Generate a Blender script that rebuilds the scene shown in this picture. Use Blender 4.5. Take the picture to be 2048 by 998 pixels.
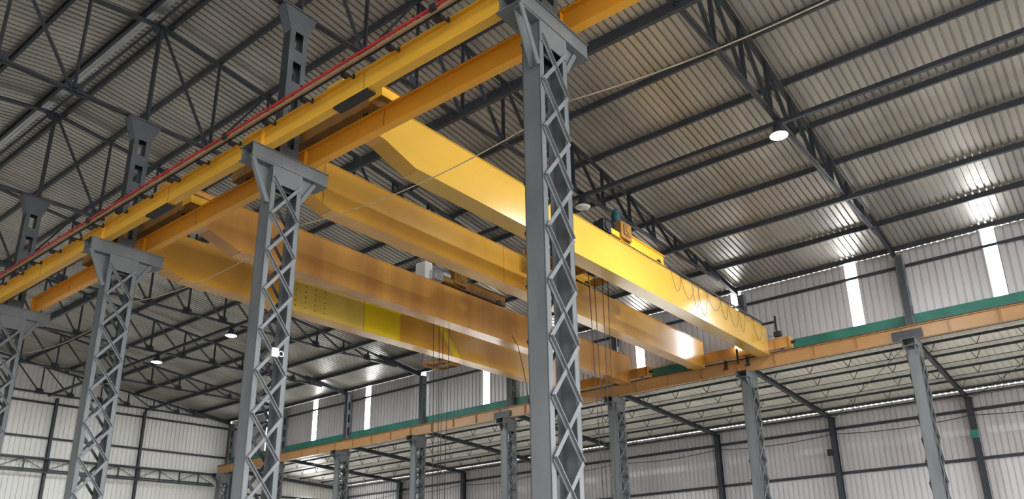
import bpy, bmesh, math, random
from mathutils import Vector, Matrix
random.seed(7)
for o in list(bpy.data.objects): bpy.data.objects.remove(o, do_unlink=True)
S = bpy.context.scene
COL = S.collection
# ------------------------------------------------------------------ camera
cam_d = bpy.data.cameras.new('camera'); cam = bpy.data.objects.new('camera', cam_d); COL.objects.link(cam)
S.camera = cam
RX = Vector((0.59365425, -0.80399443, -0.03417007))
RY = Vector((0.23813933, 0.21608071, -0.94688900))
RZ = Vector((0.76867698, 0.55398744, 0.31973993))
M = Matrix.Identity(4)
for i in range(3):
    M[i][0] = RX[i]; M[i][1] = -RY[i]; M[i][2] = -RZ[i]
M[2][3] = 1.6
cam.matrix_world = M
cam_d.sensor_fit = 'HORIZONTAL'; cam_d.sensor_width = 36.0
cam_d.lens = 1559.4 / 2048 * 36.0
cam_d.shift_x = (1024 - 1125.34) / 2048
cam_d.shift_y = (644.04 - 499) / 2048
cam_d.clip_start = 0.05; cam_d.clip_end = 400
# ------------------------------------------------------------------ world, exposure
W = bpy.data.worlds.new('sky'); S.world = W; W.use_nodes = True
nt = W.node_tree; nt.nodes.clear()
bg = nt.nodes.new('ShaderNodeBackground'); wo = nt.nodes.new('ShaderNodeOutputWorld')
bg.inputs[0].default_value = (0.95, 0.97, 1.0, 1); bg.inputs[1].default_value = 5.0
nt.links.new(bg.outputs[0], wo.inputs[0])
vs = S.view_settings
vs.view_transform = 'Standard'; vs.look = 'None'; vs.gamma = 1.0; vs.use_curve_mapping = False
vs.exposure = 0.38
STRIP_STRENGTH = 16.0
LAMP_POWER = 900.0

# ------------------------------------------------------------------ materials
def mat(name, rgb, rough=0.5, metal=0.0, vary=0.12, scale=1.5, stretch=(1, 1, 1), dirt=None, bump=0.0, coat=0.0):
    m = bpy.data.materials.new(name); m.use_nodes = True
    n = m.node_tree.nodes; l = m.node_tree.links
    b = n['Principled BSDF']
    tc = n.new('ShaderNodeTexCoord'); mp = n.new('ShaderNodeMapping'); mp.inputs['Scale'].default_value = stretch
    no = n.new('ShaderNodeTexNoise'); no.inputs['Scale'].default_value = scale; no.inputs['Detail'].default_value = 5
    l.new(tc.outputs['Object'], mp.inputs[0]); l.new(mp.outputs[0], no.inputs['Vector'])
    cr = n.new('ShaderNodeValToRGB')
    lo = tuple(c * (1 - vary) for c in rgb) if dirt is None else dirt
    cr.color_ramp.elements[0].position = 0.32; cr.color_ramp.elements[0].color = (*lo, 1)
    cr.color_ramp.elements[1].position = 0.62; cr.color_ramp.elements[1].color = (*[min(1, c * (1 + vary * .5)) for c in rgb], 1)
    l.new(no.outputs['Fac'], cr.inputs[0]); l.new(cr.outputs[0], b.inputs['Base Color'])
    b.inputs['Roughness'].default_value = rough; b.inputs['Metallic'].default_value = metal
    if coat: b.inputs['Coat Weight'].default_value = coat; b.inputs['Coat Roughness'].default_value = 0.14
    if bump:
        bp = n.new('ShaderNodeBump'); bp.inputs['Strength'].default_value = bump; bp.inputs['Distance'].default_value = 0.02
        l.new(no.outputs['Fac'], bp.inputs['Height']); l.new(bp.outputs[0], b.inputs['Normal'])
    return m
def emit(name, rgb, s):
    m = bpy.data.materials.new(name); m.use_nodes = True
    n = m.node_tree.nodes; n.clear()
    e = n.new('ShaderNodeEmission'); e.inputs[0].default_value = (*rgb, 1); e.inputs[1].default_value = s
    o = n.new('ShaderNodeOutputMaterial'); m.node_tree.links.new(e.outputs[0], o.inputs[0])
    return m
grey = mat('grey_paint', (0.138, 0.152, 0.158), 0.40, 0.0, 0.22, 2.0, (1, 1, .35))
grey2 = mat('dark_grey_paint', (0.085, 0.093, 0.10), 0.45, 0.0, 0.2, 2.0)
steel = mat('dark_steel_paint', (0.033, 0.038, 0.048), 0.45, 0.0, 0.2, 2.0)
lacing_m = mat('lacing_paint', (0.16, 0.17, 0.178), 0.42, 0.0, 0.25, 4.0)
roof_m = mat('roof_sheet', (0.50, 0.475, 0.43), 0.37, 0.6, 0.22, 0.55, (.25, 1.6, 1))
wall_m = mat('wall_sheet', (0.60, 0.58, 0.585), 0.45, 0.25, 0.12, 0.6, (1, 1, .3))
wallf_m = mat('end_wall_sheet', (0.72, 0.71, 0.67), 0.5, 0.1, 0.10, 0.6, (1, 1, .3))
annex_m = mat('annex_roof_sheet', (0.84, 0.81, 0.72), 0.45, 0.2, 0.12, 0.5)
floor_m = mat('concrete', (0.24, 0.225, 0.20), 0.8, 0, 0.2, 0.4)
bounce_m = mat('bounce_concrete', (0.55, 0.53, 0.48), 0.8, 0, 0.1, 0.4)
yel = mat('yellow_paint', (0.66, 0.385, 0.055), 0.2, 0, 0.10, 0.7, (.5, 1, 1), coat=.7)
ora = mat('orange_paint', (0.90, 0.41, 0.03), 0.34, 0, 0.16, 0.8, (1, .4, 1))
yel2 = mat('runway_yellow', (0.86, 0.47, 0.045), 0.34, 0, 0.14, 0.8, (1, .4, 1))
old = mat('aged_orange_paint', (0.66, 0.33, 0.07), 0.2, 0, 0.1, 1.3, (.9, 1, .15), dirt=(0.47, 0.21, 0.055), coat=.6)
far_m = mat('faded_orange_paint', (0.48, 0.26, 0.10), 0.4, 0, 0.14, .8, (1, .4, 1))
old2 = mat('aged_yellow_paint', (0.74, 0.39, 0.05), 0.26, 0, 0.1, 1.0, (.6, 1, .3), dirt=(0.56, 0.27, 0.04), coat=.6)
bright = mat('fresh_yellow_paint', (0.85, 0.62, 0.02), 0.3, 0, 0.06, 1.0)
pale = mat('pale_yellow_paint', (0.72, 0.52, 0.10), 0.32, 0, 0.14, 1.0)
brown = mat('rusty_brown_paint', (0.30, 0.15, 0.035), 0.5, 0, 0.3, 2.0)
rust = mat('rail_steel', (0.16, 0.085, 0.05), 0.5, 0.4, 0.3, 3.0)
black = mat('black_rubber', (0.018, 0.018, 0.02), 0.55, 0, 0.2, 4)
red_m = mat('red_bar', (0.55, 0.03, 0.03), 0.4, 0, 0.15, 4)
tan_m = mat('tan_bar', (0.42, 0.27, 0.15), 0.45, 0.2, 0.2, 4)
rope_m = mat('tan_rope', (0.50, 0.40, 0.26), 0.8, 0, 0.2, 8)
green = mat('green_paint', (0.03, 0.19, 0.14), 0.5, 0, 0.25, 1.0)
white_m = mat('white_paint', (0.8, 0.8, 0.78), 0.4, 0, 0.06, 4)
alu = mat('aluminium', (0.62, 0.63, 0.64), 0.3, 0.8, 0.1, 4)
teal = mat('motor_teal', (0.03, 0.09, 0.10), 0.45, 0.2, 0.2, 4)
strip_m = emit('daylight_strip', (0.96, 0.97, 1.0), STRIP_STRENGTH)
lens_m = emit('lamp_lens', (0.93, 0.98, 1.0), 30.0)
lens_off = mat('unlit_lens', (0.75, 0.72, 0.66), 0.3, 0, .05, 4)
bead_m = emit('bright_bead', (1.0, 0.97, 0.95), 25.0)

# ------------------------------------------------------------------ helpers
class MB:
    """collects geometry, then links it as one mesh object"""
    def __init__(s): s.v = []; s.f = []
    def add(s, vs, fs):
        k = len(s.v); s.v += [tuple(v) for v in vs]; s.f += [tuple(i + k for i in f) for f in fs]; return s
    def box(s, x0, y0, z0, x1, y1, z1):
        v = [(x, y, z) for x in (x0, x1) for y in (y0, y1) for z in (z0, z1)]
        return s.add(v, [(0, 1, 3, 2), (4, 6, 7, 5), (0, 4, 5, 1), (2, 3, 7, 6), (0, 2, 6, 4), (1, 5, 7, 3)])
    def prism(s, loops, p0, p1, up=(0, 0, 1)):
        """extrude closed 2-D loops (side, up) from p0 to p1"""
        p0 = Vector(p0); p1 = Vector(p1); d = (p1 - p0).normalized(); up = Vector(up)
        if abs(d.dot(up)) > .98: up = Vector((0, 1, 0)) if abs(d.y) < .9 else Vector((1, 0, 0))
        sd = d.cross(up).normalized(); u = sd.cross(d).normalized()
        for lp in loops:
            n = len(lp)
            vs = [p + sd * a + u * b for p in (p0, p1) for a, b in lp]
            fs = [tuple(range(n))[::-1], tuple(range(n, 2 * n))]
            fs += [(i, (i + 1) % n, n + (i + 1) % n, n + i) for i in range(n)]
            s.add(vs, fs)
        return s
    def poly_y(s, pts, y0, y1):
        """closed XZ polygon given thickness in Y"""
        n = len(pts)
        vs = [(x, y, z) for y in (y0, y1) for x, z in pts]
        fs = [tuple(range(n)), tuple(range(n, 2 * n))[::-1]] + [(i, n + i, n + (i + 1) % n, (i + 1) % n) for i in range(n)]
        return s.add(vs, fs)
    def poly_x(s, pts, x0, x1):
        n = len(pts)
        vs = [(x, y, z) for x in (x0, x1) for y, z in pts]
        fs = [tuple(range(n)), tuple(range(n, 2 * n))[::-1]] + [(i, n + i, n + (i + 1) % n, (i + 1) % n) for i in range(n)]
        return s.add(vs, fs)
    def cyl(s, p0, p1, r, n=14, r1=None):
        r1 = r if r1 is None else r1
        p0 = Vector(p0); p1 = Vector(p1); d = (p1 - p0).normalized()
        a = d.orthogonal().normalized(); b = d.cross(a)
        vs = []
        for p, q in ((p0, r), (p1, r1)):
            vs += [p + (a * math.cos(t) + b * math.sin(t)) * q for t in (2 * math.pi * i / n for i in range(n))]
        return s.add(vs, [tuple(range(n))[::-1], tuple(range(n, 2 * n))] + [(i, (i + 1) % n, n + (i + 1) % n, n + i) for i in range(n)])
    def tube(s, pts, r, n=6):
        pts = [Vector(p) for p in pts]; rings = []
        for i, p in enumerate(pts):
            d = (pts[min(i + 1, len(pts) - 1)] - pts[max(i - 1, 0)]).normalized()
            a = d.cross(Vector((0.31, 0.2, 0.93))).normalized(); b = d.cross(a)
            rings.append([p + (a * math.cos(2 * math.pi * k / n) + b * math.sin(2 * math.pi * k / n)) * r for k in range(n)])
        vs = [v for rg in rings for v in rg]; fs = []
        for i in range(len(pts) - 1):
            for k in range(n): fs.append((i * n + k, i * n + (k + 1) % n, (i + 1) * n + (k + 1) % n, (i + 1) * n + k))
        fs += [tuple(range(n))[::-1], tuple(range((len(pts) - 1) * n, len(pts) * n))]
        return s.add(vs, fs)
    def lathe(s, prof, c, n=24):
        """profile (r, z) around a vertical axis at c"""
        vs = [(c[0] + r * math.cos(2 * math.pi * k / n), c[1] + r * math.sin(2 * math.pi * k / n), c[2] + z) for r, z in prof for k in range(n)]
        fs = [(i * n + k, i * n + (k + 1) % n, (i + 1) * n + (k + 1) % n, (i + 1) * n + k) for i in range(len(prof) - 1) for k in range(n)]
        fs += [tuple(range(n))[::-1], tuple(range((len(prof) - 1) * n, len(prof) * n))]
        return s.add(vs, fs)
    def build(s, name, m, parent=None, smooth=False, bevel=0):
        me = bpy.data.meshes.new(name); me.from_pydata(s.v, [], s.f)
        bm = bmesh.new(); bm.from_mesh(me)
        bmesh.ops.recalc_face_normals(bm, faces=bm.faces)
        if bevel: bmesh.ops.bevel(bm, geom=[e for e in bm.edges], offset=bevel, segments=1, affect='EDGES')
        if smooth:
            for f in bm.faces: f.smooth = len(f.verts) == 4
        bm.to_mesh(me); bm.free()
        me.materials.append(m)
        o = bpy.data.objects.new(name, me); COL.objects.link(o)
        if parent: o.parent = parent
        return o
def I_sec(w, h, tf=.014, tw=.01):
    a, b = w / 2, h / 2; t = tw / 2
    return [[(-a, -b), (a, -b), (a, -b + tf), (t, -b + tf), (t, b - tf), (a, b - tf), (a, b), (-a, b), (-a, b - tf), (-t, b - tf), (-t, -b + tf), (-a, -b + tf)]]
def C_sec(w, h, t=.012, flip=1):
    a, b = w / 2 * flip, h / 2; q = t * flip
    return [[(-a, -b), (a, -b), (a, -b + t), (-a + q, -b + t), (-a + q, b - t), (a, b - t), (a, b), (-a, b)]]
def LL_sec(w, h, t=.01, gap=.012):      # two angles back to back
    g = gap / 2
    return [[(g, 0), (g + w, 0), (g + w, t), (g + t, t), (g + t, h), (g, h)], [(-g, 0), (-g - w, 0), (-g - w, t), (-g - t, t), (-g - t, h), (-g, h)]]
def L_sec(w, h, t=.008):
    return [[(0, 0), (w, 0), (w, t), (t, t), (t, h), (0, h)]]
def R_sec(w, h): return [[(-w / 2, -h / 2), (w / 2, -h / 2), (w / 2, h / 2), (-w / 2, h / 2)]]

def tag(o, label=None, cat=None, group=None, kind='thing'):
    if label: o['label'] = label
    if cat: o['category'] = cat
    if group: o['group'] = group
    if kind: o['kind'] = kind
    return o
def thing(name, label, cat, loc, group=None):
    o = bpy.data.objects.new(name, None); COL.objects.link(o); o.location = loc; o.empty_display_size = .2
    return tag(o, label, cat, group)
def struct(o): o['kind'] = 'structure'; return o
def copy_tree(o, parent=None):
    c = o.copy(); COL.objects.link(c); c.parent = parent
    for ch in [x for x in bpy.data.objects if x.parent == o]: copy_tree(ch, c)
    return c
KIDS = {}
def clone(root, loc, label, group=None):
    """copy a thing with its parts and their sub-parts"""
    if root not in KIDS: KIDS[root] = [(c, list(c.children)) for c in root.children]
    r = root.copy(); COL.objects.link(r); r.location = loc; r['label'] = label
    if group: r['group'] = group
    for c, subs in KIDS[root]:
        d = c.copy(); COL.objects.link(d); d.parent = r
        for g in subs:
            e = g.copy(); COL.objects.link(e); e.parent = d
    return r

# ------------------------------------------------------------------ layout
FY = [5.40 + 6 * k for k in range(8)]          # frame lines
RIDGE_X, RIDGE_Z, SLOPE = 7.3, 15.37, 0.141
def roof_z(x): return RIDGE_Z - SLOPE * abs(x - RIDGE_X)
WALL_X, ANNEX_X, END_Y, NEAR_Y = 28.1, 37.65, 47.45, -13.0
def annex_z(x): return 9.72 - 0.065 * (x - 28.1)

# ------------------------------------------------------------------ sheeting
def rib_profile(u0, u1, pitch, h):
    """list of (u, offset) of a trapezoidal sheet"""
    out = []; n = int(math.floor(u0 / pitch))
    pts = [(0, 0), (.70, 0), (.745, 1), (.955, 1)]
    out.append((u0, 0))
    for k in range(n, int(math.ceil(u1 / pitch)) + 1):
        for a, b in pts:
            u = (k + a) * pitch
            if u0 < u < u1: out.append((u, b * h))
    out.append((u1, 0))
    return out
def sheet(mb, fn, u0, u1, v0, v1, pitch, h):
    pr = rib_profile(u0, u1, pitch, h); vs = []
    for u, o in pr: vs += [fn(u, v0, o), fn(u, v1, o)]
    mb.add(vs, [(2 * i, 2 * i + 1, 2 * i + 3, 2 * i + 2) for i in range(len(pr) - 1)])
mb = MB(); mb.box(-60, NEAR_Y - 60, -.2, ANNEX_X + .1, END_Y + 25, 0); struct(mb.build('floor', floor_m))
mb = MB(); mb.box(ANNEX_X + .1, NEAR_Y - 60, -.2, ANNEX_X + 45, END_Y + 25, 0); struct(mb.build('bounce_ground', bounce_m))  # unseen pale ground, added to bounce daylight up under the annex roof
# roof: ribs run down the slope, seen from below
mb = MB(); sheet(mb, lambda u, v, o: (v, u, roof_z(v) + .12 + o), NEAR_Y, END_Y + .2, RIDGE_X, 28.17, .2, .055); struct(mb.build('ceiling_right', roof_m))
mb = MB(); sheet(mb, lambda u, v, o: (v, u, roof_z(v) + .12 + o), NEAR_Y, END_Y + .2, -13.6, RIDGE_X, .2, .055); struct(mb.build('ceiling_left', roof_m))
mb = MB(); sheet(mb, lambda u, v, o: (v, u, annex_z(v) + .02 + o), NEAR_Y, END_Y + .2, 28.15, 37.7, .25, .05); struct(mb.build('ceiling_annex', annex_m))
# upper wall above the runway, with daylight strips let into it
STRIPS = [2.42, 7.03, 11.6, 16.2, 20.6, 25.03, 29.5, 33.85, 38.55, 43.2]
SW = .21
mb = MB(); edges = [NEAR_Y]
for y in STRIPS: edges += [y - SW, y + SW]
edges.append(END_Y)
for i in range(0, len(edges), 2): sheet(mb, lambda u, v, o: (WALL_X + o, u, v), edges[i], edges[i + 1], 9.55, 12.55, .25, .045)
for y in STRIPS: sheet(mb, lambda u, v, o: (WALL_X + o, u, v), y - SW, y + SW, 9.55, 10.1, .25, .045)
struct(mb.build('wall_right', wall_m))
for i, y in enumerate(STRIPS):
    b = MB(); b.box(WALL_X + .012, y - SW, 10.1, WALL_X + .022, y + SW, 12.50)
    struct(b.build('window_%d' % (i + 1), strip_m))
mb = MB(); sheet(mb, lambda u, v, o: (ANNEX_X + o, u, v), NEAR_Y, END_Y, 3.0, 9.105, .25, .05); struct(mb.build('wall_annex', wall_m))
mb = MB(); sheet(mb, lambda u, v, o: (-13.4 - o, u, v), NEAR_Y, END_Y, 4.0, 12.5, .25, .03); struct(mb.build('wall_left_unseen', wall_m))  # unseen outer wall, added open below to keep daylight off the left roof
for i in range(11):
    b = MB(); b.box(-13.38, -9 + 4.6 * i, 10.0, -13.37, -8.58 + 4.6 * i, 12.4); struct(b.build('window_%d' % (21 + i), strip_m))  # out-of-view glowing panels added to light the runway girders from the left
mb = MB()
def top_at(x): return roof_z(x) + .155 if x < WALL_X else annex_z(x) + .05
xs = [-13.6, RIDGE_X, WALL_X, WALL_X + .001, ANNEX_X]
for a, b in ((-13.6, RIDGE_X), (RIDGE_X, WALL_X), (WALL_X + .001, ANNEX_X)):
    pr = rib_profile(a, b, .25, .045); vs_ = []
    for u, o in pr: vs_ += [(u, END_Y + o, 0), (u, END_Y + o, top_at(u))]
    mb.add(vs_, [(2 * i, 2 * i + 1, 2 * i + 3, 2 * i + 2) for i in range(len(pr) - 1)])
struct(mb.build('wall_far', wallf_m))
b = MB(); b.box(33.5, END_Y - .03, 5.6, 34.9, END_Y - .02, 7.95); struct(b.build('window_11', strip_m))

# green channel along the foot of the upper wall
t = thing('channel_beam', 'green painted channel beam along the foot of the upper wall', 'beam', (28.04, 0, 9.9))
b = MB(); b.prism(C_sec(.09, .42, .012), (0, NEAR_Y + .2, 0), (0, END_Y - .1, 0)); b.build('web', green, t)
b = MB()
yy = NEAR_Y + .3
while yy < END_Y - .4: b.box(-.062, yy, -.2, -.045, yy + .12, -.165); yy += .25
o = b.build('clip_strip', alu, t); o['label'] = 'row of bright clips along its lower edge'

# ------------------------------------------------------------------ purlins
ordn = ['first', 'second', 'third', 'fourth', 'fifth', 'sixth', 'seventh', 'eighth', 'ninth', 'tenth', 'eleventh', 'twelfth', 'thirteenth']
PUR = [8.94, 10.42, 12.0, 13.88, 15.77, 17.75, 19.76, 21.75, 23.73, 25.77]
def purlin(x, label, h=.175):
    z = roof_z(x) + .03
    o = thing('roof_purlin', label, 'purlin', (x, 0, z), 'roof purlins')
    b = MB(); b.prism(C_sec(.075, h, .012, 1 if x > RIDGE_X else -1), (0, NEAR_Y + .2, 0), (0, END_Y - .08, 0)); b.build('channel', steel, o)
    return o
for i, x in enumerate(PUR): purlin(x, 'dark roof purlin on the right slope, %s down from the ridge' % ordn[i])
purlin(27.72, 'dark eave purlin along the top of the right wall', .16)
purlin(7.56, 'dark ridge purlin on the right side of the ridge line')
purlin(6.88, 'dark ridge purlin on the left side of the ridge line')
for i, x in enumerate([5.48, 3.9, 2.3, .4, -1.5, -3.5]): purlin(x, 'dark roof purlin on the left slope, %s down from the ridge' % ordn[i])
o = thing('ridge_bar', 'thin dark bar running under the middle of the ridge', 'bar', (7.21, 0, 15.27)); b = MB(); b.prism(L_sec(.05, .05), (0, NEAR_Y + .2, 0), (0, END_Y - .1, 0)); b.build('angle', steel, o)
b = MB(); b.poly_y([(6.92, roof_z(6.92) + .10), (7.18, roof_z(7.18) + .10), (7.18, roof_z(7.18) + .11), (6.92, roof_z(6.92) + .11)], NEAR_Y + .2, END_Y - .1)
tag(b.build('ridge_flashing', alu), 'bright metal ridge flashing strip left of the ridge bar', 'flashing')
# longitudinal ties at bottom chord level
for i, (x, nm) in enumerate([(11.8, 'nearest the ridge'), (17.06, 'running past the row of ceiling lamps'), (22.36, 'nearest the right wall')]):
    o = thing('roof_tie', 'dark horizontal tie between roof trusses, ' + nm, 'tie', (x, 0, 12.40), 'ties between the roof trusses')
    b = MB(); b.prism(C_sec(.10, .12, .012), (0, NEAR_Y + .2, 0), (0, END_Y - .3, 0)); b.build('channel', steel, o)
o = thing('roof_tie', 'dark horizontal tie between roof trusses, left of the ridge', 'tie', (1.1, 0, 12.40), 'ties between the roof trusses')
b = MB(); b.prism(C_sec(.10, .12, .012), (0, NEAR_Y + .2, 0), (0, END_Y - .3, 0)); b.build('channel', steel, o)

# ------------------------------------------------------------------ roof trusses
NOD = [7.3, 8.92, 10.42, 11.95, 13.48, 15.05, 16.6, 18.15, 19.7, 21.23, 22.75, 24.25, 25.75]
BZ = 12.45
def tz(x): return roof_z(x) - .14
def make_truss(k, label):
    t = thing('roof_truss', label, 'truss', (0, FY[k], 0), 'roof trusses')
    ch = LL_sec(.07, .09, .011)
    for sgn, nm in ((1, 'r'), (-1, 'l')):
        X = lambda x: RIDGE_X + sgn * (x - RIDGE_X)
        xe = 27.85
        b = MB(); b.prism(ch, (X(7.3), 0, tz(7.3)), (X(xe), 0, tz(xe)), (0, 0, 1)); b.build('top_chord', steel, t)
        xb = 25.9
        b = MB(); b.prism(ch, (X(7.3), 0, BZ), (X(xb), 0, BZ), (0, 0, 1)); b.build('bottom_chord', steel, t)
        nn = NOD if sgn == 1 else NOD[:7]
        for i, x in enumerate(nn):
            if sgn == -1 and i == 0: continue
            if tz(x) - BZ < .25: continue
            w = .055 if i else .075
            b = MB(); b.prism(LL_sec(w, w, .009), (X(x), 0, BZ + .02), (X(x), 0, tz(x) + .03), (1, 0, 0)); b.build('post', steel, t)
        for i in range(len(nn) - 1):
            za, zb_ = (tz(nn[i]) + .02, BZ + .06) if i != 1 else (BZ + .06, tz(nn[i + 1]) + .02)
            b = MB(); b.prism(LL_sec(.05, .05, .009), (X(nn[i]) + sgn * .05, 0, za), (X(nn[i + 1]) - sgn * .06, 0, zb_), (0, 0, 1)); b.build('diagonal', steel, t)
        for x in nn[1:-1]:
            b = MB(); b.poly_y([(X(x - .26), BZ - .03), (X(x + .2), BZ - .03), (X(x + .14), BZ + .24), (X(x - .18), BZ + .28)], -.008, .008); b.build('gusset', steel, t)
        # haunch of the rafter end at the eave
        b = MB(); b.prism(I_sec(.12, .2), (X(25.0), 0, tz(25.0) + .06), (X(xe), 0, tz(xe) + .02), (0, 0, 1)); b.build('rafter_end', steel, t)
        b = MB(); b.poly_y([(X(25.3), BZ - .02), (X(26.1), BZ - .02), (X(26.1), tz(26.1) + .08), (X(25.3), tz(25.3) + .08)], -.05, .05); b.build('end_gusset', steel, t)
    b = MB(); b.poly_y([(7.3 - .3, tz(7.3) + .02), (7.3 + .3, tz(7.3) + .02), (7.3 + .12, tz(7.3) - .22), (7.3 - .12, tz(7.3) - .22)], -.008, .008); b.build('gusset', steel, t)
    return t
TL = ['dark roof truss nearest the viewer, above the tallest grey column',
      'dark roof truss ending above the right ends of the near yellow girders',
      'dark roof truss whose ridge post stands on the third grey column from the front',
      'dark roof truss whose ridge post stands on the column at the left edge',
      'dark roof truss carrying the larger of the two far lit lamps',
      'dark roof truss carrying the farther small lit lamp',
      'dark roof truss second in front of the white end wall',
      'dark roof truss standing against the white end wall']
tr0 = make_truss(0, TL[0])
for k in range(1, 8):
    yk = FY[k] if k < 7 else 47.1
    clone(tr0, (0, yk, 0), TL[k], 'roof trusses')
# ------------------------------------------------------------------ lattice crane columns of the near runway
def plate_with_holes(mb, x0, x1, hx0, hx1, zs, y0, y1):
    """plate in XZ with rectangular openings; zs = [z0, (h0,h1), ..., z1]"""
    mb.box(x0, y0, zs[0], hx0, y1, zs[-1]); mb.box(hx1, y0, zs[0], x1, y1, zs[-1])
    z = zs[0]
    for a, b in zs[1:-1]: mb.box(hx0, y0, z, hx1, y1, a); z = b
    mb.box(hx0, y0, z, hx1, y1, zs[-1])
def upper_column(t, x0, x1, y0, y1, z0, z1, m, flare=True):
    b = MB(); b.prism(C_sec(y1 - y0, .07, .01), (x0 + .035, (y0 + y1) / 2, z0), (x0 + .035, (y0 + y1) / 2, z1), (1, 0, 0))
    b.box(x0, y0, z0, x0 + .012, y1, z1); b.box(x1 - .012, y0, z0, x1, y1, z1)
    hs = []; z = z1 - .44 - .46
    while z > z0 + .1: hs.insert(0, (z, z + .44)); z -= .71
    w = x1 - x0
    for ya, yb in ((y0 - .012, y0), (y1, y1 + .012)): plate_with_holes(b, x0, x1, x0 + w * .28, x1 - w * .26, [z0] + hs + [z1], ya, yb)
    o = b.build('upper_column', m, t)
    if flare:
        f = MB()
        for ya, yb in ((y0 - .02, y0 - .008), (y1 + .008, y1 + .02)):
            f.poly_y([(x0, z1 - .5), (x1, z1 - .5), (x1 + .17, z1), (x0 - .17, z1)], ya, yb)
        f.box(x0 - .18, y0 - .05, z1, x1 + .18, y1 + .05, z1 + .03)
        f.poly_y([(x0 - .17, z1), (x0 - .15, z1), (x0 + .012, z1 - .5), (x0, z1 - .5)], y0, y1)
        f.poly_y([(x1 + .17, z1), (x1 + .15, z1), (x1 - .012, z1 - .5), (x1, z1 - .5)], y0, y1)
        f.build('head_plate', m, t)
def make_column(name, label, group, xa, xb, yd, ztop, capx0, capx1, cap_h, panel, ztop_node, up, m):
    """two channels laced on both faces, local y runs 0..yd from the front"""
    t = thing(name, label, 'column', (0, 0, 0), group)
    fl = .095
    for s, x in ((1, xa), (-1, xb)):
        b = MB()
        b.box(min(x, x + s * .012), 0, 0, max(x, x + s * .012), yd, ztop)
        for y in (0, yd - .014): b.box(min(x, x + s * fl), y, 0, max(x, x + s * fl), y + .014, ztop)
        b.build('chord', m, t)
    z = ztop_node; bars = 0
    xl, xr = xa + .04, xb - .04
    while z - panel > .25:
        for yb in (-.012, yd + .012):  # back-face bars take the dark steel to stand for shade inside the column
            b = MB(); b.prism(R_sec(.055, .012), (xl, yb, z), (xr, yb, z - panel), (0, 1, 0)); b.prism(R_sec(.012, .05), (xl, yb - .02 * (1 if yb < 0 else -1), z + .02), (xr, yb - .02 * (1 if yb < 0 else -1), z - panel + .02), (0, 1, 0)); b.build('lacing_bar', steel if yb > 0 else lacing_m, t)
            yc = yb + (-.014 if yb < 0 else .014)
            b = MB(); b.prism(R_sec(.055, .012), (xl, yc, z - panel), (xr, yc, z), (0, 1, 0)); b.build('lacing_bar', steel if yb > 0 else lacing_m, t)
        z -= panel
    b = MB()
    for y in (-.014, yd): b.box(xa + .01, y, ztop - .34, xb - .01, y + .014, ztop)
    b.box(xa + .02, yd / 2 - .01, ztop - .36, xb - .02, yd / 2 + .01, ztop)
    b.build('batten_plate', m, t)
    b = MB(); b.box(xa - .2, -.15, 0, xb + .2, yd + .15, .04); b.build('base_plate', m, t)
    # cap beam: a pair of webs between wide flanges, open at its ends
    z0, z1 = ztop, ztop + cap_h
    yf0, yf1 = -.03, yd + .10
    b = MB(); b.box(capx0, yf0, z1 - .016, capx1, yf1, z1); b.box(capx0, yf0, z0, capx1, yf1, z0 + .016)
    b.box(capx0 + .02, yf0 + .025, z0 + .016, capx1, yf0 + .04, z1 - .016); b.box(capx0 + .02, yf1 - .06, z0 + .016, capx1, yf1 - .045, z1 - .016)
    b.build('cap_beam', m, t)
    return t
colA = make_column('crane_column', 'tallest grey lattice column in the foreground, reaching the top of the picture', 'lattice columns of the near runway',
                   6.93, 7.56, .29, 8.87, 6.5, 8.1, .275, .71, 8.62, True, grey)
b = MB(); b.prism(R_sec(.08, .02), (6.53, -.02, 8.86), (6.88, -.02, 8.10), (0, 1, 0)); b.poly_y([(6.56, 8.87), (6.93, 8.87), (6.93, 8.12), (6.88, 8.12)], .12, .132); b.poly_x([(-.02, 8.87), (.12, 8.87), (.12, 8.84), (-.02, 8.84)], 6.55, 6.93); b.build('bracket', grey, colA)
b = MB(); b.prism(R_sec(.07, .02), (7.86, .06, 8.86), (7.56, .06, 8.34), (0, 1, 0)); b.poly_y([(7.84, 8.87), (7.56, 8.87), (7.56, 8.36)], .08, .09); b.prism(R_sec(.07, .02), (7.86, .25, 8.86), (7.56, .25, 8.34), (0, 1, 0)); b.build('bracket', grey, colA)
upper_column(colA, 7.06, 7.44, .04, .25, 9.145, 12.38, grey2)
CY0 = 5.22
colA.location = (0, CY0, 0)
clone(colA, (0, CY0 + 6, 0), 'grey lattice column with a small white fixture fixed on its lacing', 'lattice columns of the near runway')
clone(colA, (0, CY0 + 12, 0), 'grey lattice column second from the left edge, between the white end wall and the viewer', 'lattice columns of the near runway')
clone(colA, (0, CY0 + 18, 0), 'grey lattice column cut by the left edge of the picture', 'lattice columns of the near runway')
b = MB()
b.box(7.20, CY0 + 5.93, 5.36, 7.33, CY0 + 5.972, 5.52)
fx = tag(b.build('socket_box', white_m, bevel=.006), 'small white box with a ring fixed on the lacing of a grey column', 'fixture')
b = MB(); ring = [(7.385 + .045 * math.cos(a), CY0 + 5.95, 5.44 + .045 * math.sin(a)) for a in [i * math.pi / 8 for i in range(17)]]; b.tube(ring, .011); b.build('ring', white_m, fx)

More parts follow.
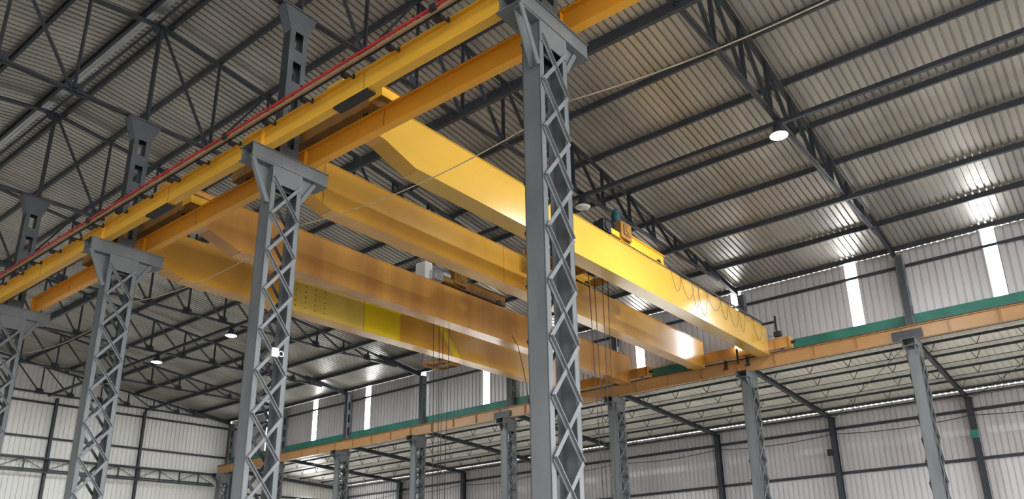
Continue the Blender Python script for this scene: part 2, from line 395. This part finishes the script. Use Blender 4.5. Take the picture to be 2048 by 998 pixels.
# ------------------------------------------------------------------ near runway girders
def runway(name, label, x, z0, h, w, y0, y1, m, splice=()):
    t = thing(name, label, 'runway beam', (x, 0, 0), 'crane runway beams')
    b = MB(); b.prism(I_sec(w, h, .018, .012), (0, y0, z0 + h / 2), (0, y1, z0 + h / 2)); b.build('girder', m, t)
    b = MB(); b.prism([[(-.04, 0), (.04, 0), (.025, .02), (.012, .025), (.012, .04), (.03, .045), (.03, .06), (-.03, .06), (-.03, .045), (-.012, .04), (-.012, .025), (-.025, .02)]], (0, y0, z0 + h), (0, y1, z0 + h)); o = b.build('rail', rust, t)
    return t
rl = runway('runway_girder', 'yellow runway girder carrying the red conductor bars over the near columns', 6.82, 9.145, .41, .155, -8, 23.2, yel2)
rr = runway('runway_girder', 'orange runway girder on the near columns that the crane girders hang from', 7.72, 9.145, .41, .150, -8, 23.6, ora)
for t_, xx in ((rl, 0), (rr, 0)):
    for k in range(-1, 4):
        yj = 5.365 + 6 * k + (3.3 if t_ is rl else 3.85)
        if -7 < yj < 22:
            b = MB(); b.box(-.008, yj, 9.165, .008, yj + .012, 9.535); b.build('web_stiffener', rust, t_)
    for k in range(4):
        yj = 5.365 + 6 * k
        for s in (-1, 1):
            b = MB(); b.box(min(s * .008, s * .07), yj - .006, 9.165, max(s * .008, s * .07), yj + .006, 9.535); b.build('bearing_stiffener', t_.children[0].data.materials[0], t_)
# brackets and conductor bars on the left girder
yb = -6.0; nb = 0
while yb < 22.8:
    b = MB(); b.box(-.30, yb - .05, 9.40, -.20, yb + .05, 9.46); b.box(-.36, yb - .012, 9.46, -.07, yb + .012, 9.485); b.box(-.10, yb - .012, 9.485, -.06, yb + .012, 9.55)
    if nb % 5 == 2: b.box(-.43, yb - .06, 9.46, -.31, yb + .06, 9.56)
    nb += 1
    b.build('insulator_bracket', black, rl); yb += 1.06
def bar(name, label, x, z, w, h, m):
    b = MB(); b.prism(R_sec(w, h), (x, -7.5, z), (x, 23.0, z)); tag(b.build(name, m), label, 'conductor bar', 'conductor bars along the near runway')
bar('conductor_bar', 'red conductor bar, topmost of the bars along the near yellow girder', 6.42, 9.52, .025, .035, red_m)
bar('conductor_bar', 'tan conductor bar just below the red bar', 6.46, 9.475, .035, .045, tan_m)
bar('conductor_bar', 'dark conductor bar lowest of the three, along the yellow girder', 6.505, 9.455, .02, .03, black)
b = MB(); yb = -5.6
pts = []
while yb < 22.5:
    b.box(6.405, yb - .02, 9.54, 6.435, yb + .02, 9.575); yb += .53
tag(b.build('bar_clips', black), 'small dark clips along the top of the red conductor bar', 'clips', kind='stuff')

# ------------------------------------------------------------------ far runway: girder, columns
R2X = 27.35
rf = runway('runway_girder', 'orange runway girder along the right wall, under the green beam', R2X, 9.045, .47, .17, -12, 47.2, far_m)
for k in (0, 3):
    b = MB(); b.box(-.10, FY[k] - .55, 9.05, -.086, FY[k] + .42, 9.38); o = b.build('splice_plate', steel, rf); o['label'] = 'dark splice plate on the girder'
yb = -11
while yb < 47:
    b = MB(); b.box(-.08, yb - .006, 9.065, -.008, yb + .006, 9.495); b.build('web_stiffener', far_m, rf); yb += 1.5
colB = make_column('crane_column', 'grey lattice column under the far runway, nearest the right edge', 'lattice columns of the far runway',
                   27.3, 28.0, .37, 8.79, 27.02, 28.06, .255, .71, 8.55, True, grey)
for sx, yy_ in ((27.3, .05), (27.3, .30)):
    b = MB(); b.poly_y([(27.06, 8.79), (27.3, 8.79), (27.3, 8.45)], yy_, yy_ + .015); b.build('bracket', grey, colB)
upper_column(colB, 27.72, 28.0, .07, .30, 9.045, 12.28, grey, False)
RL = ['grey column under the far runway, nearest the right edge of the picture',
      'grey far-runway column just below the right ends of the near crane girders',
      'grey column under the far runway, just right of the tallest foreground column',
      'grey far-runway column under a dark splice plate, just left of the tallest foreground column',
      'grey column under the far runway, fourth from the end wall',
      'grey column under the far runway, third from the end wall',
      'grey column under the far runway, hidden mostly by the column with the white fixture',
      'grey column at the far end of the far runway, beside the end wall']
colB['label'] = RL[0]; colB.location = (0, 5.08, 0)
for k in range(1, 8): clone(colB, (0, 5.08 + 6 * k if k < 7 else 46.75, 0), RL[k], 'lattice columns of the far runway')

# ------------------------------------------------------------------ girts, end wall frame
def girt(name, label, p0, p1, h=.11, grp=None, flip=1):
    p0 = Vector(p0); p1 = Vector(p1)
    o = thing(name, label, 'girt', p0, grp); b = MB(); b.prism(C_sec(.08, h, .01, flip), (0, 0, 0), p1 - p0); b.build('channel', steel, o); return o
girt('wall_girt', 'dark girt high on the upper right wall, crossing the daylight strips', (28.03, NEAR_Y + .2, 11.92), (28.03, END_Y - .1, 11.92), .10, 'wall girts')
for z, l in ((8.22, 'highest'), (6.12, 'second highest'), (4.0, 'third highest')):
    girt('wall_girt', 'dark girt on the grey outer side wall, ' + l, (37.57, NEAR_Y + .2, z), (37.57, END_Y - .1, z), .13, 'wall girts')
girt('wall_girt', 'thin dark girt right under the eave gap of the outer side wall', (37.57, NEAR_Y + .2, 8.93), (37.57, END_Y - .1, 8.93), .06, 'wall girts')
for z, l in ((12.02, 'highest, just under the truss'), (10.12, 'above the lattice girder'), (6.3, 'below the lattice girder'), (4.2, 'second below the lattice girder')):
    girt('wall_girt', 'dark girt on the white end wall, ' + l, (-13.5, 47.36, z), (27.9, 47.36, z), .11, 'wall girts')
girt('wall_girt', 'dark girt on the end wall of the low side bay', (28.2, 47.36, 7.95), (37.6, 47.36, 7.95), .11, 'wall girts')
po = thing('wall_post', 'dark post on the white end wall, second from the far runway corner', 'post', (17.58, 47.28, 0), 'posts of the end wall')
b = MB(); b.prism(I_sec(.14, .16), (0, 0, 0), (0, 0, 12.35), (0, 1, 0)); b.build('upright', steel, po)
for x, l in ((22.41, 'nearest the far runway corner'), (12.75, 'third from the far runway corner'), (7.9, 'fourth from the far runway corner')):
    clone(po, (x, 47.28, 0), 'dark post on the white end wall, ' + l, 'posts of the end wall')
po2 = thing('wall_post', 'dark post in the corner of the low side bay on the end wall', 'post', (28.35, 47.28, 0), 'posts of the end wall')
b = MB(); b.prism(I_sec(.14, .16), (0, 0, 0), (0, 0, 9.4), (0, 1, 0)); b.build('upright', steel, po2)
# horizontal lattice girder across the end wall
t = thing('wind_girder', 'dark horizontal lattice girder across the white end wall', 'girder', (0, 46.95, 0))
for z, y in ((8.93, 0), (8.20, 0), (8.36, .32), (8.93, .32)):
    b = MB(); b.prism(L_sec(.09, .09, .012), (-13, y, z), (27.1, y, z)); b.build('chord', steel, t)
x = 2.0; i = 0
while x < 27:
    b = MB(); b.box(x - .035, -.03, 8.2, x + .035, .03, 8.97); b.build('post', steel, t)
    if x + 1.2 < 27.2:
        b = MB(); b.prism(L_sec(.035, .035, .006), (x, .32, 8.36 if i % 2 else 8.93), (x + 1.2, .32, 8.93 if i % 2 else 8.36)); b.build('diagonal', steel, t)
    x += 1.2; i += 1

# ------------------------------------------------------------------ low side bay (lean-to)
RFL = ['running from the nearest far-runway column', 'running from the second far-runway column', 'running from the third far-runway column', 'running from the fourth far-runway column', 'running from the fifth far-runway column', 'running from the sixth far-runway column', 'running from the seventh far-runway column', 'against the end wall']
r0 = thing('annex_rafter', 'dark rafter under the low side roof, ' + RFL[0], 'rafter', (0, FY[0], 0), 'rafters of the low side roof')
b = MB(); b.prism(I_sec(.13, .2), (28.15, 0, annex_z(28.15) - .33), (37.6, 0, annex_z(37.6) - .33)); b.build('beam', steel, r0)
for k in range(1, 8): clone(r0, (0, FY[k] if k < 7 else 47.2, 0), 'dark rafter under the low side roof, ' + RFL[k], 'rafters of the low side roof')
OCL = ['nearest the right edge', 'second from the right edge', 'third from the right edge', 'fourth from the right edge', 'fifth from the right edge', 'sixth from the right edge', 'seventh from the right edge', 'in the far corner of the side bay']
oc = thing('side_column', 'dark column on the grey outer side wall, ' + OCL[0], 'column', (37.42, FY[0] - .05, 0), 'columns of the outer side wall')
b = MB(); b.prism(I_sec(.25, .3, .016), (0, 0, 0), (0, 0, 8.75), (1, 0, 0)); b.build('upright', steel, oc)
b = MB(); b.box(-.16, -.14, 8.72, .16, .14, 8.76); b.build('cap_plate', steel, oc)
for k in range(1, 8): clone(oc, (37.42, FY[k] - .05 if k < 7 else 47.2, 0), 'dark column on the grey outer side wall, ' + OCL[k], 'columns of the outer side wall')
b = MB(); b.box(37.12, FY[1] + .07, 6.95, 37.30, FY[1] + .27, 7.25); tag(b.build('junction_box', black, bevel=.01), 'small dark junction box on a column of the outer side wall', 'box')
b = MB(); b.box(37.12, FY[0] - .2, 6.95, 37.275, FY[0] + .1, 7.3); tag(b.build('junction_box', green, bevel=.01), 'dark green junction box on the outer wall column nearest the right edge', 'box')
JX = [30.0, 31.7, 33.6, 35.4, 36.9, 28.35]
JL = ['second out from the far runway', 'third out from the far runway', 'fourth out from the far runway', 'second in from the outer wall', 'nearest the outer wall', 'right beside the far runway']
for i, x in enumerate(JX):
    z = annex_z(x) - .09
    t = thing('lattice_joist', 'thin dark lattice joist under the low side roof, ' + JL[i], 'joist', (x, 0, z), 'lattice joists of the low side roof')
    b = MB(); b.prism(L_sec(.07, .09, .012), (-.03, NEAR_Y, -.04), (-.03, END_Y - .1, -.04)); b.build('top_chord', steel, t)
    b = MB(); b.prism(R_sec(.022, .022), (0, NEAR_Y, -.33), (0, END_Y - .1, -.33)); b.build('bottom_chord', steel, t)
    y = NEAR_Y + .3 * (i % 3)
    while y < END_Y - 1:
        b = MB(); b.prism(R_sec(.022, .022), (0, y, -.03), (0, y + .16, -.33), (1, 0, 0)); b.prism(R_sec(.022, .022), (0, y + .16, -.33), (0, y + .32, -.03), (1, 0, 0)); y += 1.5
        b.build('web_brace', steel, t)
def sag(p0, p1, d, n=14):
    p0 = Vector(p0); p1 = Vector(p1)
    return [p0.lerp(p1, i / n) - Vector((0, 0, d * 4 * (i / n) * (1 - i / n))) for i in range(n + 1)]
b = MB(); pp = []
for k in range(-1, 7): pp += sag((37.25, FY[0] + 6 * k - .05, 7.95), (37.25, FY[0] + 6 * k + 5.95, 7.95), .16)[(1 if k > -1 else 0):]
b.tube(pp, .016); tag(b.build('wall_cable', black), 'thin dark cable strung along the outer side wall', 'cable')
# cross bracing rods of the side roof, right bay
for j, (a, c) in enumerate((((28.5, -.4), (37.3, 5.2)), ((28.5, 5.6), (37.3, 11.2)))):
    b = MB(); b.tube([(a[0], a[1], annex_z(a[0]) - .45), (c[0], c[1], annex_z(c[0]) - .45)], .012)
    tag(b.build('brace_rod', steel), 'thin dark brace rod under the low side roof, ' + ['at the right edge', 'in the second bay from the right'][j], 'rod')

# ------------------------------------------------------------------ overhead cranes
GT = 9.62         # wheel tread level
def girder_poly(zb, zt):
    return [(7.50, 10.02), (7.98, 10.02), (7.98, 9.76), (8.55, 9.72), (9.35, zb), (27.16, zb), (27.16, zt), (7.50, zt)]
def make_crane(label, ya, yb, ye0, ye1, zb, zt, wd, ma, mb_, mend):
    t = thing('overhead_crane', label, 'crane', (0, ya, 0), 'overhead cranes')
    for y, m in ((ya, ma), (yb, mb_)):
        b = MB(); yy = y - ya
        b.poly_y(girder_poly(zb, zt), yy, yy + wd)
        # flange lips projecting a little past the webs
        b.box(9.4, yy - .025, zb - .014, 27.16, yy + wd + .025, zb); b.box(7.5, yy - .025, zt, 27.16, yy + wd + .025, zt + .014)
        g = b.build('girder', m, t)
        b = MB(); b.box(8.0, yy + wd / 2 - .03, zt + .014, 27.1, yy + wd / 2 + .03, zt + .07); b.build('trolley_rail', rust, g)
    for x, s in ((7.72, 1), (R2X, -1)):
        b = MB(); b.box(x - .17, ye0 - ya, GT + .02, x + .17, ye1 - ya, 10.0)
        b.box(x - .2, ye0 - ya, 10.0, x + .2, ye1 - ya, 10.016); b.box(x - .2, ye0 - ya - .016, GT + .02, x + .2, ye0 - ya, 10.03)
        c = b.build('end_carriage', brown if x < 10 else mend, t)
        if x > 10 and False: pass
        for yy in (ye0 + .35, ye1 - .35):
            b = MB(); b.cyl((x - .05, yy - ya, GT + .16), (x + .05, yy - ya, GT + .16), .16, 20); b.build('wheel', black, c)
        for yy, d in ((ye0 - .016, -1), (ye1, 1))[1 if x < 10 else 0:]:
            b = MB(); b.cyl((x, yy - ya, 9.82), (x, yy - ya + d * .14, 9.82), .06, 14); b.build('buffer', black, c)
        for yy in (ye0 + .05, ye0 + .55, ye1 - .5):
            b = MB(); b.box(x - .185, yy - ya, GT + .02, x - .17, yy - ya + .025, 10.0); b.build('stiffener', brown, c)
    return t
A = make_crane('near overhead crane of two bright yellow box girders, with the trolley toward its right end', 10.15, 12.8, 9.35, 13.65, 9.45, 10.5, .42, yel, old2, old)
B = make_crane('far overhead crane of two weathered orange girders, with a bright yellow patch on one', 16.2, 18.8, 15.4, 20.3, 9.45, 10.58, .44, old, old2, old)
# light yellow end plate of the near carriages
for t_, ye in ((A, 9.35), (B, 15.4)):
    ya = t_.location.y
    y_ = ye - ya
    b = MB(); b.box(7.46, y_ - .35, 9.625, 7.92, y_ - .33, 9.80); b.box(7.46, y_ - .33, 9.625, 7.475, y_ - .02, 9.80); o = b.build('end_box', yel2, t_); o['label'] = 'clean yellow box end'
    b = MB(); b.box(7.44, y_ - .37, 9.80, 7.94, y_ - .02, 9.82); b.build('end_box_cover', brown, t_)
    b = MB(); b.box(-.075, ye - .86, 9.10, .095, ye - .02, 9.125); b.box(-.075, ye - .86, 9.125, -.06, ye - .02, 9.145); b.box(.08, ye - .86, 9.125, .095, ye - .02, 9.145); o = b.build('clamp_plate', black, rl); o['label'] = 'dark plate clamped under the girder'
    # post with a box at the far end of the crane
    yp = (9.72 if t_ is A else 16.55) - ya
    b = MB(); b.box(27.0, yp - .03, 10.05, 27.06, yp + .03, 10.85); b.box(26.93, yp - .16, 10.05, 27.13, yp + .1, 10.22); b.box(26.9, yp - .02, 10.58, 27.02, yp + .5, 10.64); b.build('limit_switch_post', black, t_)
b = MB(); b.box(26.98, 11.32 - 10.15, 9.3, 27.04, 11.38 - 10.15, 9.92); ps = b.build('bead_post', black, A)
b = MB(); b.lathe([(.0, 0), (.05, .0), (.06, .04), (.045, .09), (0, .11)], (27.01, 11.35 - 10.15, 9.92), 14); o = b.build('post_bead', bead_m, ps, True); o['label'] = 'small bright bead on the post'  # small emissive bead on top of the dark post
# collector shoes hanging in front of the far girder
for yy in (11.9, 11.0):
    b = MB(); b.box(27.05, yy - 10.15 - .05, 9.22, 27.16, yy - 10.15 + .05, 9.55); b.box(27.0, yy - 10.15 - .09, 9.18, 27.1, yy - 10.15 + .09, 9.24); b.build('current_collector', black, A)
# seams and plates on the girders
def seam(t_, x, y, zb, zt): 
    b = MB(); b.box(x - .008, y - t_.location.y - .004, zb, x + .008, y - t_.location.y, zt); b.build('web_seam', brown, t_)
seam(A, 9.15, 12.8, 9.5, 10.5); seam(A, 15.1, 12.8, 9.46, 10.5); seam(B, 15.28, 18.8, 9.46, 10.58)
b = MB(); b.box(15.29, 18.8 - 16.2 - .006, 9.452, 16.8, 18.8 - 16.2, 10.578); o = b.build('web_plate', bright, B); o['label'] = 'fresh bright yellow web plate'
b = MB(); b.box(12.5, 18.8 - 16.2 - .005, 9.452, 15.27, 18.8 - 16.2, 10.578); o = b.build('web_plate', pale, B); o['label'] = 'pale yellow web plate with bolt heads'
bb = MB()
for i in range(4):
    for j in range(6): bb.cyl((12.75 + i * .34, 18.8 - 16.2 - .014, 9.62 + j * .165), (12.75 + i * .34, 18.8 - 16.2 - .004, 9.62 + j * .165), .022, 8)
bb.build('bolt_heads', brown, o)
b = MB(); b.poly_y([(18.45, 10.57), (18.8, 10.57), (19.7, 9.47), (19.35, 9.47)], 18.8 - 16.2 - .006, 18.8 - 16.2); o = b.build('painted_stripe', bright, B); o['label'] = 'slanting yellow stripe'
b = MB(); b.box(19.2, 3.2, 9.46, 20.3, 4.05, 9.50)
for xx in (19.2, 19.72, 20.26): b.box(xx, 3.16, 9.40, xx + .04, 4.1, 9.46)
b.box(19.2, 3.16, 9.38, 20.3, 3.21, 9.46); b.box(19.2, 4.05, 9.38, 20.3, 4.1, 9.46)
for xx in (19.22, 20.25):
    b.box(xx, 4.03, 9.5, xx + .03, 4.06, 10.4); b.box(xx, 3.07, 9.5, xx + .03, 3.2, 10.4)
b.box(19.22, 4.03, 10.37, 20.28, 4.06, 10.4); b.box(19.22, 4.03, 9.95, 20.28, 4.05, 9.98)
b.build('service_platform', brown, B)
# festoon cables drooping on the front girder
random.seed(3)
x = 19.7
while x < 26.4:
    dx = random.uniform(.5, 1.3); dr = random.uniform(.2, .95)
    b = MB(); b.tube(sag((x, -.05, 10.55), (x + dx, -.05, 10.55), dr, 12), .006, 5); b.build('festoon_cable', steel, A); x += dx * random.uniform(.75, 1.0)
b = MB(); b.prism(R_sec(.05, .05), (19.6, -.06, 10.57), (26.6, -.06, 10.57)); b.build('festoon_track', steel, A)

# ------------------------------------------------------------------ trolleys
def motor(mb, c, ax, r, l):
    c = Vector(c); ax = Vector(ax).normalized(); mb.cyl(c, c + ax * l, r, 16)
    n = 6
    for i in range(n): p = c + ax * (l * (.12 + .76 * i / n)); mb.cyl(p, p + ax * l * .05, r * 1.16, 16)
    mb.cyl(c + ax * l, c + ax * (l + r * .5), r * .85, 16, r * .6)
def make_trolley(name, label, x0, y0, span, zr, m, cabinet):
    """x0 left end, y0 front rail, span to rear rail, zr top of rail"""
    t = thing(name, label, 'trolley', (x0, y0, zr), 'crane trolleys')
    for y in (0, span):
        b = MB(); b.prism(I_sec(.16, .36, .02, .03), (1.15, y, .30), (3.65, y, .30))
        b.prism(R_sec(.14, .16), (.2, y, .26), (1.2, y, .26)); b.build('side_frame', m, t)
        for x in (1.5, 3.3):
            b = MB(); b.cyl((x, y - .06, .13), (x, y + .06, .13), .13, 18); b.build('wheel', black, t)
        b = MB(); b.box(1.75, y - .09, .05, 3.05, y + .09, .11); b.build('rail_guard', black, t)
    for x in (.25, 1.25, 2.4, 3.6):
        b = MB(); b.prism(C_sec(.14, .22, .016), (x, 0, .26), (x, span, .26)); b.build('cross_beam', brown, t)
    b = MB(); b.box(1.3, .1, .18, 2.35, .75, .2); b.box(1.3, span - .75, .18, 2.35, span - .1, .2); b.build('deck_plate', brown, t)
    b = MB(); b.cyl((1.8, .5, .52), (1.8, span - .55, .52), .23, 24)
    for i in range(22):
        yy = .62 + (span - 1.3) * i / 21; b.cyl((1.8, yy, .52), (1.8, yy + .02, .52), .24, 24)
    for yy in (.5, span - .55): b.cyl((1.8, yy - .02, .52), (1.8, yy + .02, .52), .31, 24)
    b.build('rope_drum', black, t, False)
    b = MB(); b.box(1.05, -.15, .2, 1.6, .38, .72); b.box(1.15, -.2, .3, 1.5, -.15, .62); b.cyl((1.32, -.24, .46), (1.32, -.15, .46), .13, 16); b.build('gearbox', brown, t, False, .015)
    b = MB(); motor(b, (.95, .1, .45), (-1, 0, 0), .15, .55); b.build('hoist_motor', black if not cabinet else alu, t)
    b = MB(); motor(b, (1.22, .1, .72), (0, 0, 1), .13, .38); b.build('travel_motor', teal if not cabinet else alu, t)
    b = MB(); b.box(.15, -.12, .12, .55, .2, .42); b.cyl((.35, -.16, .28), (.35, .3, .28), .14, 16); b.build('brake', black if not cabinet else alu, t)
    b = MB(); b.cyl((3.3, .35, .45), (3.3, .75, .45), .1, 14); b.box(3.15, .2, .36, 3.45, .36, .62); b.build('limit_switch', teal, t)
    if cabinet:
        b = MB(); b.box(-.02, .12, .02, .30, .55, .72); cb = b.build('control_cabinet', white_m, t, False, .01); cb['label'] = 'white control cabinet'
        b = MB(); b.box(.01, .105, .06, .27, .118, .68); b.box(.22, .09, .32, .24, .106, .42); b.build('cabinet_door', white_m, cb)
    for i, (dx, dy) in enumerate(((1.65, .95), (1.95, .95), (1.65, 1.45), (1.95, 1.45))):
        b = MB(); b.tube([(dx, dy, .5), (1.8 + (dx - 1.8) * .6, 1.2 + (dy - 1.2) * .5, -7.9)], .011, 6); b.build('hoist_rope', black, t)
    b = MB(); b.box(1.6, 1.02, -8.35, 2.0, 1.38, -7.9); b.cyl((1.5, 1.2, -8.1), (2.1, 1.2, -8.1), .2, 18); hb = b.build('hook_block', bright, t, False)
    b = MB(); hk = [(1.8, 1.2, -8.35), (1.8, 1.2, -8.55)] + [(1.8 + .13 * math.sin(a), 1.2, -8.68 + .13 * math.cos(a)) for a in [i * math.pi / 8 for i in range(0, 13)]]; b.tube(hk, .035, 8); b.build('hook', black, hb)
    if cabinet: b = MB(); b.tube(sag((3.5, .1, .2), (3.9, -.35, -1.3), .1, 8) + [(4.15, -.4, -2.2), (4.4, -.4, -3.3)], .013, 6); b.build('pendant_cable', black, t)
    return t
TA = make_trolley('crane_trolley', 'yellow hoist trolley with dark motors on the near bright yellow crane', 16.1, 10.36, 2.65, 10.57, yel2, False)
TB = make_trolley('crane_trolley', 'brown hoist trolley with a white cabinet, on the far weathered crane', 15.75, 16.42, 2.60, 10.65, brown, True)

# ------------------------------------------------------------------ high bay lamps
def make_lamp(label, loc, lit):
    t = thing('high_bay_lamp', label, 'lamp', loc, 'high bay lamps under the trusses')
    b = MB(); b.lathe([(.05, .30), (.11, .29), (.12, .16), (.16, .12), (.235, .02), (.24, 0), (.225, 0)], (0, 0, 0), 28); b.build('housing', steel, t, True)
    b = MB(); b.lathe([(0, .012), (.22, .012), (.222, -.002), (.16, -.03), (0, -.045)], (0, 0, 0), 28); b.build('lens', lens_m if lit else lens_off, t, True)
    b = MB(); b.cyl((0, 0, .29), (0, 0, .38), .015, 8); b.box(-.05, -.05, .36, .05, .05, .40); b.build('hanger', steel, t)
    if lit:
        ld = bpy.data.lights.new('lamp_light', 'AREA'); ld.shape = 'DISK'; ld.size = .4; ld.energy = LAMP_POWER; ld.color = (.93, .98, 1)
        lo = bpy.data.objects.new('lamp_light', ld); COL.objects.link(lo); lo.parent = t; lo.location = (0, 0, -.06)
    return t
make_lamp('large brightly lit round lamp under the nearest roof truss at upper right', (17.07, 5.44, 12.05), True)
make_lamp('unlit round lamp just right of the tallest foreground column', (17.07, 11.43, 12.05), False)
make_lamp('lit round lamp over the white end wall area, larger of the two far ones', (17.12, 29.6, 12.05), True)
make_lamp('lit round lamp farthest away, left of the other far lamp', (17.07, 35.6, 12.05), True)

# ------------------------------------------------------------------ messenger cable along the near columns
pts = [(7.6, -6.8, 7.95)]
for k in range(-2, 3):
    y0 = 5.19 + 6 * k
    pts += sag((7.6, y0, 7.92), (7.6, y0 + 6, 7.92), .24)[1:]
pts += [(7.6, 23.19, 7.92)]
b = MB(); b.tube(pts[1:], .010, 6); tag(b.build('messenger_cable', rope_m), 'thin tan cable strung from column to column along the near runway', 'cable')
